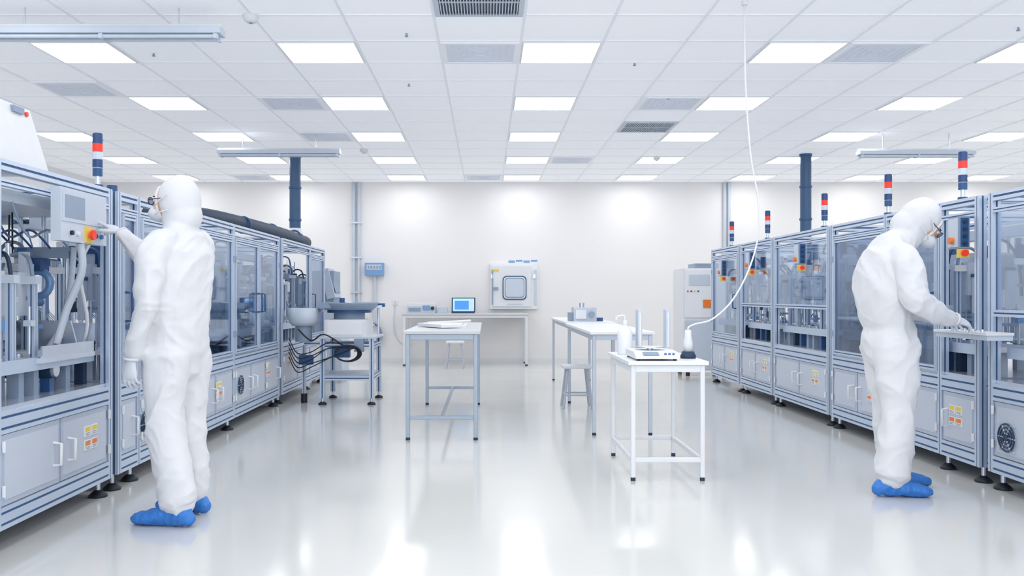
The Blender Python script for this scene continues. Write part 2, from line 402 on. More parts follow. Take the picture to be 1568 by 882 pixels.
        while yy<c-.1:
            zt=R.uniform(1.2,1.52); w_=R.uniform(.25,.4); u0=R.uniform(.12,.3)
            q.beam(P(u0,yy,.84),P(u0,yy,zt),.035); q.beam(P(u0+w_,yy,.84),P(u0+w_,yy,zt),.035); bx(u0-.03,u0+w_+.05,yy-.025,yy+.025,zt,zt+.04,R.choice(['alu','white_metal','lgrey']))
            bx(u0+.05,u0+.13,yy-.045,yy+.045,zt-.16,zt+.06,R.choice(['lgrey','navy','off_white','mgrey'])); 
            cylbox(u0+.09,yy-.07,zt-.28,zt-.02)
            if R.random()<.6: q.cyl(P(u0+.2,yy,zt+.04),P(u0+.2,yy,zt+.17),.035,R.choice(['navy','dark']),14)
            # cable chain arc
            q.tube([P(u0+.02,yy+.04,zt+.04),P(u0+.05,yy+.05,zt+.14),P(u0+.14,yy+.06,zt+.15),P(u0+.22,yy+.06,zt+.02),P(u0+.24,yy+.06,zt-.2)],.010,R.choice(['navy','mgrey','dark']),6)
            yy+=R.uniform(.2,.34)
        # clutter
        for _ in range(int((c-a)*46)):
            u=R.uniform(.1,.95); y=R.uniform(a+.03,c-.03); z=R.choice([.86,.9,.98,1.05,1.12,1.2,1.3]); k=R.random(); m=R.choice(['lgrey','mgrey','navy','steel','white_metal','off_white','dark','steelblue','steelblue','alu'])
            if k<.4: 
                sx,sy,sz=R.uniform(.015,.06),R.uniform(.02,.07),R.uniform(.02,.12); bx(u,u+sx,y-sy/2,y+sy/2,z,z+sz,m)
                bx(u+sx*.3,u+sx*.5,y-.006,y+.006,.85,z,'steel')
            elif k<.6: q.cyl(P(u,y,.86),P(u,y,z+.12),R.uniform(.006,.014),'steel',8); bx(u-.02,u+.02,y-.02,y+.02,z+.02,z+.05,m)
            elif k<.72: q.cyl(P(u,y,z),P(u,y+R.uniform(.05,.1),z),R.uniform(.018,.035),m,12); bx(u-.008,u+.008,y+.01,y+.03,.85,z,'mgrey')
            elif k<.9:
                q.tube([P(u,y,z),P(u+.05,y+R.uniform(-.1,.1),z+.12),P(u+.1,y+R.uniform(-.1,.1),z+R.uniform(.0,.3)),P(u+.12,y,1.6)],.005,R.choice(['bluep','navy','off_white','black']),5)
            else: cylbox(u,y,z+.12,z+.28)
        # overhead cable tray and small valves
        bx(.55,.67,a,c,1.56,1.58,'lgrey'); bx(.55,.555,a,c,1.58,1.63,'lgrey'); bx(.665,.67,a,c,1.58,1.63,'lgrey')
        for k in range(4): q.tube([P(.57+k*.025,a,1.6),P(.58+k*.025,(a+c)/2,1.61),P(.57+k*.025,c,1.6)],.01,['navy','black','lgrey','bluep'][k],6)
        yy=a+.1
        while yy<c-.2:
            bx(.75,.83,yy,yy+.16,1.3,1.4,'navy')
            for k in range(6): bx(.74,.75,yy+.01+k*.025,yy+.025+k*.025,1.31,1.39,'lgrey'); q.tube([P(.74,yy+.02+k*.025,1.31),P(.70,yy+.02+k*.025,1.2),P(.5,yy+k*.03,1.0)],.003,R.choice(['bluep','lgrey']),4)
            yy+=.55
    for f in interior:
        if isinstance(f,tuple) and f[0]=='bowl':
            u,y,z,r=f[1:]
            q.cyl(P(u,y,.65),P(u,y,z-.14),r*.55,'mgrey',24); q.cyl(P(u,y,z-.14),P(u,y,z-.02),r*.8,'lgrey',28)
            q.lathe(P(u,y,z-.02),[(0,0),(r*.75,0),(r,.13),(r,.16),(r*.97,.16),(r*.7,.02),(0,.02)],'steel',32); 
            for k in range(2): q.torus(P(u,y,z+.04+.05*k),(0,0,1),r*(.86+.08*k),.008,'lgrey',32,6)
        if isinstance(f,tuple) and f[0]=='cab':
            u0,u1,ya,yb,z0,z1,m=f[1:]; bx(u0,u1,ya,yb,z0,z1,m); bx(u0-.004,u0,ya+.02,yb-.02,z0+.03,z1-.03,'lgrey')
            for k in range(5): bx(u0-.007,u0,ya+.04,yb-.04,z0+.06+k*.03,z0+.07+k*.03,'mgrey')
    # external control boxes
    for f in features:
        if f[0]=='hmi':
            ya,yb,z0,z1,dp,ye=f[1:]
            bx(-dp,-.0,ya,yb,z0,z1,'lgrey'); bx(-dp-.004,-dp,ya+.015,yb-.015,z0+.10,z1-.015,'panel_in'); bx(-dp-.006,-dp-.003,ya+.04,ya+.26,z0+.12,z1-.035,'mgrey')
            bx(-dp-.005,-dp,ye-.045,ye+.045,z0+.005,z0+.09,'yellow')
            q.cyl(P(-dp,ye,z0+.047),P(-dp-.02,ye,z0+.047),.014,'orange',12); q.cyl(P(-dp-.02,ye,z0+.047),P(-dp-.034,ye,z0+.047),.027,'red',16)
            for k in(0,1,4,5): q.cyl(P(-dp,ye-.2+.07*k,z0+.045),P(-dp-.014,ye-.2+.07*k,z0+.045),.012,['black','off_white','','','black','bluep'][k],12)
            q.tube([P(-dp/2,(ya+yb)/2,z0),P(-dp/2,(ya+yb)/2+.02,z0-.15),P(.06,(ya+yb)/2+.03,z0-.35),P(.1,(ya+yb)/2,.9)],.02,'lgrey',10)
        if f[0]=='sidebox':  # small button box on the top rail
            y,z=f[1],f[2]
            bx(-.07,-.002,y,y+.13,z,z+.2,'mgrey'); bx(-.075,-.07,y+.01,y+.12,z+.01,z+.19,'lgrey'); bx(-.06,-.01,y-.003,y,z+.01,z+.19,'navy')
            bx(-.085,-.012,y-.012,y+.0,z-.06,z-.005,'yellow'); q.cyl(P(-.045,y-.012,z-.03),P(-.045,y-.035,z-.03),.02,'red',14)
            q.cyl(P(-.075,y+.065,z+.05),P(-.1,y+.065,z+.05),.022,'orange',14)
            for k in range(4): q.cyl(P(-.035,y-.003,z+.03+.045*k),P(-.035,y-.014,z+.03+.045*k),.012,'dark',10)
    for y in stacks: stacklight(q,xf+s*.06,y)
    return q
# LEFT ROW
XLF=-2.17
q=machine('m',-1,XLF,2.7,5.22,bays=[2.7,4.0,5.22],upper=['open','open'],seed=3,stacks=(5.16,),
  features=(('labels',4.86,.33),('hmi',4.48,5.02,1.43,1.70,.05,4.79)),interior=('std',))
# conveyor head with rollers, tray and drives inside near cell
def lb(u0,u1,a,c,z0,z1,m): q.box(XLF-u0,XLF-u1,a,c,z0,z1,m)
q.cyl((XLF-.75,4.55,1.0),(XLF-.32,4.62,1.0),.05,'navy',20); q.cyl((XLF-.33,4.62,1.0),(XLF-.30,4.62,1.0),.056,'lgrey',20)
q.cyl((XLF-.30,4.62,1.0),(XLF-.285,4.62,1.0),.03,'dark',16)
q.cyl((XLF-.36,4.72,.765),(XLF-.10,4.72,.765),.045,'dark',20); q.cyl((XLF-.10,4.72,.765),(XLF-.085,4.72,.765),.036,'steel',16)
lb(.05,.5,4.5,5.1,.815,.84,'lgrey'); lb(.05,.06,4.5,5.1,.84,.90,'steel'); lb(.05,.5,5.09,5.1,.84,1.0,'steel')
q.obox((XLF-.28,4.9,.93),(.42,.012,.2),Matrix.Rotation(.5,3,'X'),'steel')
lb(.15,.33,4.62,4.86,.84,.865,'white_metal')
for k in range(5):
    q.cyl((XLF-.2-.13*k,5.08,.84),(XLF-.2-.13*k,5.08,1.66),.012,'steel',10)
# robot gripper
q.torus((XLF-.30,4.95,1.22),(0,1,0),.07,.022,'steelblue',20,8); q.box(XLF-.34,XLF-.26,4.9,5.0,1.29,1.36,'navy'); q.box(XLF-.42,XLF-.12,4.93,4.97,1.36,1.42,'mgrey')
q.tube([(XLF-.1,4.95,1.42),(XLF-.12,4.95,1.2),(XLF-.14,4.9,1.0),(XLF-.2,4.85,.86)],.016,'lgrey',10)
q.tube([(XLF-.05,5.1,1.5),(XLF-.09,5.0,1.3),(XLF-.07,5.05,1.0),(XLF-.15,5.1,.8)],.01,'off_white',8)
lb(.1,.9,4.2,5.15,1.60,1.66,'lgrey')
for k in range(6): q.tube([(XLF-.1-.1*k,4.3,1.6),(XLF-.12-.1*k,4.5,1.45),(XLF-.15-.1*k,4.8,1.5),(XLF-.1-.1*k,5.0,1.35)],.006,random.Random(k).choice(['navy','mgrey','off_white']),6)
# white housing on top (part of the machine)
x0,x1=-3.3,-2.26
V=[(x0,3.2,TOP),(x1,3.2,TOP),(x1,4.66,TOP),(x0,4.66,TOP),(x0+.1,3.3,2.09),(x1-.05,3.3,2.09),(x1-.05,4.55,2.09),(x0+.1,4.55,2.09)]
q.add(V,[(0,3,2,1),(4,5,6,7),(0,1,5,4),(1,2,6,5),(2,3,7,6),(3,0,4,7)],'off_white')
q.cyl((x1-.06,4.5,2.06),(x1-.035,4.5,2.06),.012,'red',12); q.box(x1-.05,x1-.03,4.36,4.46,2.05,2.08,'mgrey')
q.finish('assembly_machine')
q=machine('m',-1,XLF,5.30,9.45,bays=[5.3,5.62,6.7,7.74,9.45],upper=['glassd','glass','glass','glass2'],seed=11,
  features=(('fan',5.72,.34),('labels',7.22,.34),('fan',7.93,.37),('labels',8.85,.37)),
  interior=('std',('bowl',.45,6.6,1.15,.32),('bowl',.42,7.4,1.12,.3),('bowl',.4,8.7,1.1,.28)))
q.cyl((XLF-.06,5.36,TOP),(XLF-.06,5.36,TOP+.04),.03,'navy')
q.finish('assembly_machine')
q=machine('m',-1,XLF,9.56,12.1,bays=[9.56,11.1,12.1],upper=['open','glassd'],seed=17,features=(('labels',9.8,.4),('labels',11.5,.4)),
  interior=('std',('cab',.3,.7,10.2,10.8,.85,1.5,'navy'),('cab',.2,.5,11.3,11.8,.85,1.4,'mgrey')))
q.finish('assembly_machine')
# RIGHT ROW
XRF=3.02
q=machine('m',1,XRF,3.2,5.42,bays=[3.2,4.3,5.42],upper=['open','half'],seed=23,features=(('fan',5.22,.33),('labels',4.6,.34)),
   interior=('std',))
q.finish('assembly_machine')
q=machine('m',1,XRF,5.52,7.9,bays=[5.52,6.0,6.82,7.9],upper=['open','glassd','glassd'],seed=29,stacks=(5.82,6.9),
   features=(('labels',5.72,.33),('labels',6.98,.33),('sidebox',5.62,1.45)),
   interior=('std',('bowl',.45,7.35,1.1,.28),('cab',.35,.7,6.2,6.7,.85,1.45,'lgrey'),('bowl',.5,7.3,1.5,.12)))
# solid work ledge at operator
q.box(2.87,3.02,5.16,5.75,.895,.925,'lgrey'); q.box(2.86,3.02,5.15,5.76,.925,.94,'off_white')
for k in range(4): q.cyl((2.92,5.3+.1*k,.94),(2.92,5.3+.1*k,.955),.014,'steel',10)
q.finish('assembly_machine')
q=machine('m',1,XRF,7.95,9.47,bays=[7.95,9.47],upper=['half'],seed=31,stacks=(8.2,),features=(('labels',8.2,.35),('sidebox',8.5,1.45)),
   interior=('std',('cab',.3,.55,8.3,8.6,.9,1.3,'off_white')))
q.finish('assembly_machine')
q=machine('m',1,XRF,9.52,10.72,seed=37,stacks=(9.86,),features=(('labels',9.7,.35),('sidebox',10.1,1.45)),upper=['half'])
q.finish('assembly_machine')
q=machine('m',1,XRF,10.77,12.1,seed=41,stacks=(11.3,),features=(('labels',11.0,.35),('sidebox',11.3,1.4)),upper=['glass'])
q.finish('assembly_machine')
# control cabinet behind right row
q=MB(); q.box(2.82,3.5,12.9,13.6,.08,1.55,'off_white'); q.box(2.84,3.48,12.89,12.9,.1,.8,'lgrey'); q.box(2.84,3.48,12.885,12.9,.84,1.53,'white_metal')
q.box(3.1,3.25,12.87,12.885,.98,1.1,'orange'); q.box(2.9,3.2,12.875,12.885,1.3,1.46,'lgrey')
for k in range(4): q.cyl((2.88+.05*k,12.885,1.22),(2.88+.05*k,12.87,1.22),.012,['red','navy','yellow','navy'][k],10)
for x in(2.9,3.42):
    for y in(12.97,13.5): q.cyl((x,y,0),(x,y,.08),.03,'black')
q.box(3.0,3.4,12.95,13.4,1.55,1.62,'mgrey'); q.finish('control_cabinet',.006)
# left far control console
q=MB(); q.box(-2.45,-2.0,12.45,13.1,.06,1.0,'lgrey'); q.box(-2.44,-2.12,12.5,13.05,1.0,1.5,'mgrey')
q.obox((-2.2,12.7,1.32),(.12,.5,.42),Matrix.Rotation(-.25,3,'Y'),'panel'); q.obox((-2.13,12.7,1.34),(.01,.4,.3),Matrix.Rotation(-.25,3,'Y'),'mgrey')
q.box(-2.42,-2.05,12.44,12.45,.12,.95,'panel_in'); q.box(-2.3,-2.1,12.43,12.445,.7,.8,'dark')
for x in(-2.4,-2.05):
    for y in(12.5,13.05): q.cyl((x,y,0),(x,y,.06),.03,'black')
q.finish('operator_console',.006)

# ------------------------------------------------------------------ bowl feeder station
q=MB(); x0,x1,y0,y1=-1.74,-1.22,9.55,10.2
for x in(x0,x1):
    for y in(y0,y1):
        q.beam((x,y,.07),(x,y,.70),.05); q.cyl((x,y,.02),(x,y,.07),.013,'steel',10); q.lathe((x,y,0),[(0,0),(.045,0),(.045,.012),(.02,.03),(0,.03)],'black',14)
for z in(.28,.62):
    for y in(y0,y1): q.beam((x0+.025,y,z),(x1-.025,y,z),.045)
    for x in(x0,x1): q.beam((x,y0+.025,z),(x,y1-.025,z),.045)
q.box(x0,x1,y0,y1,.305,.315,'lgrey'); q.box(x0-.05,x1+.05,y0-.05,y1+.05,.70,.72,'lgrey')
q.box(x0+.02,x1-.06,y0,y1-.05,.72,.9,'off_white'); q.box(x0+.05,x1-.1,y0-.006,y0,.74,.88,'white_metal')
q.cyl((-1.5,9.85,.9),(-1.5,9.85,.97),.17,'mgrey',28); q.cyl((-1.5,9.85,.97),(-1.5,9.85,1.0),.24,'navy',32)
q.lathe((-1.5,9.85,1.0),[(0,0),(.26,0),(.31,.06),(.32,.08),(.305,.08),(.25,.02),(0,.02)],'mgrey',36)
q.lathe((-1.5,9.85,1.0),[(.0,.03),(.1,.035),(.11,.06),(0,.09)],'lgrey',24)
q.torus((-1.5,9.85,1.05),(0,0,1),.26,.01,'mgrey',32,6)
q.box(-1.8,-1.66,9.6,9.8,1.02,1.08,'mgrey'); q.cyl((-1.62,10.1,1.05),(-1.62,10.1,1.13),.03,'navy'); q.box(-1.35,-1.15,9.9,9.96,1.02,1.05,'steel')
q.box(-2.15,-1.6,9.8,9.86,.98,1.01,'steel')
# second bowl joined to machine
q.cyl((-1.97,9.7,.66),(-1.97,9.7,.85),.09,'mgrey',20); q.lathe((-1.97,9.7,.83),[(0,0),(.12,0),(.16,.04),(.17,.19),(.16,.19),(.14,.05),(0,.03)],'lgrey',30)
q.beam((-1.97,9.72,.64),(-1.7,9.72,.64),.04); q.beam((-1.97,9.72,.1),(-1.97,9.72,.62),.04); q.cyl((-1.97,9.72,0),(-1.97,9.72,.1),.035,'black',12)
q.cyl((-1.2,10.0,.72),(-1.2,10.0,1.06),.012,'steel',8); q.box(-1.25,-1.13,9.96,10.04,1.03,1.07,'navy')
# control boxes & black cables
q.box(-1.62,-1.45,9.52,9.6,.5,.62,'navy'); q.box(-1.4,-1.3,9.5,9.58,.56,.7,'mgrey')
for k in range(3): q.torus((-1.47+.01*k,9.46-.012*k,.55),(0,1,.1),.12+.008*k,.009,'black',28,6,ry=.085,U=(1,0,0))
for k in range(5):
    r_=random.Random(k+50); q.tube([(-2.12,9.65,.5+.05*k),(-2.0,9.5,.35+.05*k),(-1.85,9.47,.4+.04*k),(-1.65,9.48,.5+.03*k+r_.uniform(-.05,.05)),(-1.4,9.5,.6)],.006,'black',6)
q.tube([(-1.5,9.5,.62),(-1.7,9.42,.75),(-1.85,9.5,.68),(-2.0,9.55,.8)],.008,'black',6)
q.box(-2.0,-1.85,9.58,9.64,.42,.52,'navy')
q.finish('bowl_feeder_station')

# ------------------------------------------------------------------ tables
def table(name,x0,x1,y0,y1,h,m,topm,leg=.04,rail=.18,mid=True,topt=.025,over=.02):
    q=MB(); l=leg
    q.box(x0-over,x1+over,y0-over,y1+over,h-topt,h,topm)
    for x in(x0,x1-l):
        for y in(y0,y1-l):
            q.box(x,x+l,y,y+l,.02,h-topt,m); q.cyl((x+l/2,y+l/2,0),(x+l/2,y+l/2,.02),l*.55,'dark',12)
    for y in(y0,y1-l): q.box(x0+l,x1-l,y,y+l*.8,h-topt-.045,h-topt,m)
    for x in(x0,x1-l): q.box(x,x+l*.8,y0+l,y1-l,h-topt-.045,h-topt,m)
    if rail:
        for y in(y0,y1-l): q.box(x0+l,x1-l,y,y+l*.8,rail-.015,rail+.015,m)
        if mid:
            xm=(x0+x1)/2; q.box(xm-l*.4,xm+l*.4,y0+l,y1-l,rail-.014,rail+.014,m)
        else:
            for x in(x0,x1-l): q.box(x,x+l*.8,y0+l,y1-l,rail-.015,rail+.015,m)
    return q
mat('tbl_grey',(.36,.43,.52),.35,metal=.35); mat('tbl_light',(.5,.56,.65),.35,metal=.3); mat('tbl_white',(.78,.81,.85),.35)
table('t',-.645,-.07,7.18,9.55,.872,'tbl_grey','desk_top',leg=.033).finish('long_worktable',.003)
table('t',.90,1.36,5.6,6.5,.747,'tbl_white','white_metal',leg=.028,rail=.13,mid=False).finish('white_worktable',.003)
table('t',.875,1.37,7.43,9.69,.857,'tbl_light','white_metal',leg=.03,rail=0).finish('long_worktable',.003)
table('t',.90,1.42,9.95,12.3,.86,'tbl_light','white_metal',leg=.03,rail=0).finish('long_worktable',.003)
table('t',-1.38,.68,14.85,15.5,.865,'off_white','desk_top',leg=.04,rail=0,topt=.03).finish('wall_desk',.003)
def stool(x,y,h=.44,w=.3,m='stool_grey'):
    q=MB(); q.box(x-w/2,x+w/2,y-w/2,y+w/2,h-.03,h,'off_white')
    for sx in(-1,1):
        for sy in(-1,1):
            q.cyl((x+sx*(w/2-.005),y+sy*(w/2-.005),0),(x+sx*(w/2-.05),y+sy*(w/2-.05),h-.03),.013,m,10)
    for z in(.14,):
        d=w/2-.025
        for a,b_ in(((-d,-d),(d,-d)),((d,-d),(d,d)),((d,d),(-d,d)),((-d,d),(-d,-d))): q.cyl((x+a[0],y+a[1],z),(x+b_[0],y+b_[1],z),.009,m,8)
    q.finish('stool',.006)
stool(.93,9.3); stool(-.5,14.4,.43,.29)
# things on tables
T=.872
q=MB(); q.box(-.52,-.18,8.1,8.9,T,T+.012,'plastic_clear'); q.box(-.5,-.22,8.2,8.8,T+.012,T+.03,'paper'); q.obox((-.42,8.0,T+.02),(.2,.5,.03),Matrix.Rotation(.5,3,'Z'),'white_metal'); q.cyl((-.55,8.3,T+.03),(-.15,8.5,T+.045),.012,'off_white',10)
q.finish('paper_trays',.003)
# precision balance
T=.747
q=MB(); q.box(.93,1.2,5.68,6.02,T+.012,T+.055,'white_metal')
V=[(.93,5.6,T+.012),(1.2,5.6,T+.012),(1.2,5.68,T+.012),(.93,5.68,T+.012),(.93,5.6,T+.025),(1.2,5.6,T+.025),(1.2,5.68,T+.055),(.93,5.68,T+.055)]
q.add(V,[(0,3,2,1),(4,5,6,7),(0,1,5,4),(1,2,6,5),(2,3,7,6),(3,0,4,7)],'white_metal')
q.obox((1.03,5.64,T+.044),(.1,.05,.003),Matrix.Rotation(.36,3,'X'),'mgrey')
for k in range(3): q.cyl((1.12+.025*k,5.635,T+.036),(1.12+.025*k,5.63,T+.046),.008,'bluep',10)
q.cyl((1.065,5.87,T+.055),(1.065,5.87,T+.07),.02,'steel'); q.cyl((1.065,5.87,T+.07),(1.065,5.87,T+.076),.095,'steel',30)
for x in(.95,1.18):
    for y in(5.64,6.0): q.cyl((x,y,T),(x,y,T+.012),.012,'black',10)
q.finish('precision_balance',.004)
# rack : two uprights with base
q=MB(); q.box(1.03,1.3,6.2,6.42,T,T+.03,'off_white')
for x in(1.05,1.245):
    q.box(x,x+.03,6.24,6.34,T+.03,T+.31,'lgrey'); q.box(x+.008,x+.022,6.236,6.24,T+.05,T+.29,'off_white')
q.finish('sample_rack',.003)
q=MB(); q.lathe((.96,6.25,T),[(0,0),(.048,0),(.052,.01),(.052,.15),(.04,.18),(.018,.195),(.018,.215),(0,.215)],'plastic_clear',24)
q.cyl((.96,6.25,T+.21),(.96,6.25,T+.235),.02,'white_metal'); q.cyl((.96,6.25,T+.235),(.96,6.25,T+.265),.006,'white_metal',8); q.tube([(.96,6.25,T+.265),(.94,6.24,T+.27),(.90,6.22,T+.262)],.007,'white_metal',8); q.box(.89,.9,6.21,6.23,T+.24,T+.262,'white_metal')
q.finish('pump_bottle')
q=MB(); q.lathe((1.31,5.85,T),[(0,0),(.05,0),(.05,.02),(.043,.03),(.04,.045),(0,.045)],'dark',24); q.lathe((1.31,5.85,T+.045),[(.0,0),(.03,0),(.03,.06),(.022,.1),(.02,.14),(0,.14)],'off_white',20)
q.finish('nozzle_stand')
q=MB(); q.tube([(1.72,6.0,CEIL),(1.725,6.0,2.6),(1.76,6.0,2.1),(1.81,6.0,1.8),(1.81,6.0,1.55),(1.74,5.98,1.32),(1.62,5.94,1.12),(1.48,5.9,1.0),(1.36,5.86,.97),(1.315,5.85,.95),(1.31,5.85,.934)],.0058,'off_white',10)
q.cyl((1.72,6,CEIL-.03),(1.72,6,CEIL),.02,'off_white'); q.finish('hanging_hose')
# device on far table
q=MB(); T=.8605; q.box(1.0,1.26,10.3,10.6,T,T+.16,'lgrey'); q.box(1.02,1.14,10.28,10.3,T+.03,T+.13,'off_white'); q.cyl((1.2,10.3,T+.08),(1.2,10.24,T+.08),.035,'mgrey',16); q.box(.95,1.0,10.35,10.55,T,T+.1,'mgrey'); q.cyl((1.1,10.4,T+.16),(1.1,10.4,T+.21),.03,'steel')
q.box(1.27,1.34,10.36,10.46,T,T+.04,'navy'); q.finish('bench_instrument')
# on wall desk
T=.865
q=MB(); q.box(-1.33,-.85,15.0,15.35,T,T+.11,'lgrey'); q.box(-1.33,-.85,15.0,15.35,T+.11,T+.17,'off_white'); q.box(-1.3,-1.1,14.99,15.0,T+.03,T+.09,'mgrey'); q.box(-1.06,-.95,14.985,15.0,T+.05,T+.13,'steelblue'); q.cyl((-.9,15.0,T+.08),(-.9,14.97,T+.08),.03,'dark'); q.box(-.82,-.66,15.05,15.3,T,T+.1,'lgrey'); q.finish('bench_printer',.006)
q=MB(); q.box(-.58,-.2,14.92,15.2,T,T+.018,'dark'); q.obox((-.39,15.24,T+.135),(.4,.012,.25),Matrix.Rotation(-.2,3,'X'),'dark'); q.obox((-.39,15.231,T+.137),(.36,.006,.215),Matrix.Rotation(-.2,3,'X'),'screen_lt')
q.obox((-.42,15.226,T+.13),(.24,.006,.15),Matrix.Rotation(-.2,3,'X'),'screen'); q.obox((-.25,15.226,T+.14),(.04,.006,.17),Matrix.Rotation(-.2,3,'X'),'chart')
for k in range(4): q.box(-.55,-.23,14.94+.04*k,14.965+.04*k,T+.018,T+.021,'mgrey')
q.finish('laptop',.003)
# wall pass-through chamber
q=MB(); q.box(.06,.88,YB-.12,YB-.001,.93,1.71,'white_metal'); q.box(.1,.76,YB-.15,YB-.12,.97,1.67,'off_white')
def rr(q,cx,cz,w,h,r,y0,y1,m,n=6):
    pts=[]
    for sx,sz,a0 in((1,1,0),(-1,1,90),(-1,-1,180),(1,-1,270)):
        for i in range(n+1):
            a=math.radians(a0+90*i/n); pts.append((cx+sx*(w/2-r)+r*abs(math.cos(a))*sx,cz+sz*(h/2-r)+r*abs(math.sin(a))*sz))
    N=len(pts); vs=[(p[0],y0,p[1]) for p in pts]+[(p[0],y1,p[1]) for p in pts]
    q.add(vs,[tuple(range(N)),tuple(reversed(range(N,2*N)))]+[(i,(i+1)%N,N+(i+1)%N,N+i) for i in range(N)],m)
rr(q,.48,1.29,.41,.41,.07,YB-.165,YB-.15,'navy'); rr(q,.48,1.29,.375,.375,.06,YB-.17,YB-.16,'off_white'); rr(q,.48,1.29,.34,.34,.05,YB-.174,YB-.165,'mgrey'); rr(q,.48,1.29,.31,.31,.05,YB-.178,YB-.17,'lgrey')
q.box(.1,.115,YB-.16,YB-.12,1.0,1.6,'mgrey'); q.box(.11,.2,YB-.19,YB-.15,1.26,1.30,'mgrey'); q.box(.08,.21,YB-.155,YB-.15,1.57,1.61,'yellow'); q.box(.82,.86,YB-.14,YB-.12,1.0,1.6,'lgrey')
for x in(.08,.8): q.box(x,x+.04,YB-.155,YB-.12,1.45,1.52,'steel'); 
q.box(.35,.62,YB-.155,YB-.15,1.0,1.02,'lgrey')
q.finish('pass_through_chamber')
q=MB()
for k in range(4): q.box(.38+.13*k,.49+.13*k,YB-.006,YB-.001,1.725+.02*(k%2),1.765+.01*(k%2),'steelblue')
q.finish('wall_signs')
q=MB(); q.box(-1.62,-1.54,YB-.02,YB-.001,1.0,1.08,'white_metal'); q.box(-1.6,-1.56,YB-.024,YB-.02,1.02,1.06,'lgrey'); q.tube([(-1.58,YB-.02,1.0),(-1.6,YB-.02,.6),(-1.5,YB-.02,.35),(-1.3,YB-.03,.3)],.006,'lgrey',6); q.finish('wall_socket')

# ------------------------------------------------------------------ people
def loft(V,F,rows,uref,seg=22):
    """rows: (x,y,z,ru,rv); closed body with rounded ends"""
    C=[Vector(r[:3]) for r in rows]; rad=[(r[3],r[4]) for r in rows]
    n=len(C); D=[];Rr=[]
    for i in range(n-1):
        p0=C[max(i-1,0)];p1=C[i];p2=C[i+1];p3=C[min(i+2,n-1)]
        for k in range(4):
            t=k/4; D.append(.5*((2*p1)+(-p0+p2)*t+(2*p0-5*p1+4*p2-p3)*t*t+(-p0+3*p1-3*p2+p3)*t**3))
            tt=t*t*(3-2*t); Rr.append((rad[i][0]*(1-tt)+rad[i+1][0]*tt,rad[i][1]*(1-tt)+rad[i+1][1]*tt))
    D.append(C[-1]);Rr.append(rad[-1])
    t0=(D[1]-D[0]).normalized(); t1=(D[-1]-D[-2]).normalized(); m0=min(Rr[0])*.8; m1=min(Rr[-1])*.8
    pre=[(D[0]-t0*m0*math.sin(a),(Rr[0][0]*math.cos(a),Rr[0][1]*math.cos(a))) for a in(1.3,.9,.45)]
    post=[(D[-1]+t1*m1*math.sin(a),(Rr[-1][0]*math.cos(a),Rr[-1][1]*math.cos(a))) for a in(.45,.9,1.3)]
    S=pre+list(zip(D,Rr))+post; o=len(V); N=len(S)
    for i,(p,r) in enumerate(S):
        t=(S[min(i+1,N-1)][0]-S[max(i-1,0)][0]).normalized(); u=Vector(uref); u=(u-t*u.dot(t)).normalized(); w=t.cross(u)
        for k in range(seg):
            a=2*math.pi*k/seg; V.append(p+u*math.cos(a)*r[0]+w*math.sin(a)*r[1])
    for i in range(N-1):
        for k in range(seg): F.append((o+i*seg+k,o+i*seg+(k+1)%seg,o+(i+1)*seg+(k+1)%seg,o+(i+1)*seg+k))
    F.append(tuple(o+k for k in reversed(range(seg)))); F.append(tuple(o+(N-1)*seg+k for k in range(seg)))
def remeshed(name,V,F,voxel,matn,parent,disp=None,M=None,smooth=2,post=0):
    me=bpy.data.meshes.new(name+'_src'); me.from_pydata(V,[],F); me.update()
    ob=bpy.data.objects.new(name+'_src',me); bpy.context.scene.collection.objects.link(ob)
    md=ob.modifiers.new('r','REMESH'); md.mode='VOXEL'; md.voxel_size=voxel
    sm=ob.modifiers.new('s','SMOOTH'); sm.iterations=smooth; sm.factor=.5
    dg=bpy.context.evaluated_depsgraph_get(); dg.update()
    nm=bpy.data.meshes.new_from_object(ob.evaluated_get(dg)); bpy.data.objects.remove(ob)
    if disp:
        nr=[v.normal.copy() for v in nm.vertices]
        for v,nn in zip(nm.vertices,nr): v.co=v.co+nn*disp(v.co,nn)
    if M is not None: nm.transform(M)
    c=Vector((0,0,0))
    for v in nm.vertices: c+=v.co
    c/=len(nm.vertices); nm.transform(Matrix.Translation(-c))
    nm.polygons.foreach_set('use_smooth',[True]*len(nm.polygons)); nm.materials.clear(); nm.materials.append(MATS[matn]); nm.update()
    o=bpy.data.objects.new(name,nm); bpy.context.scene.collection.objects.link(o); o.location=c
    o.parent=parent; o.matrix_parent_inverse=Matrix.Translation(parent.location).inverted()
    if post:
        s2=o.modifiers.new('s','SMOOTH'); s2.iterations=post; s2.factor=.5
    return o
def sphVF(V,F,c,r,R=None,seg=20,rings=12):
    t=MB(); t.sph(c,r,'suit',R,seg,rings); o=len(V); V.extend([Vector(v) for v in t.v]); F.extend([tuple(i+o for i in f) for f in t.f])
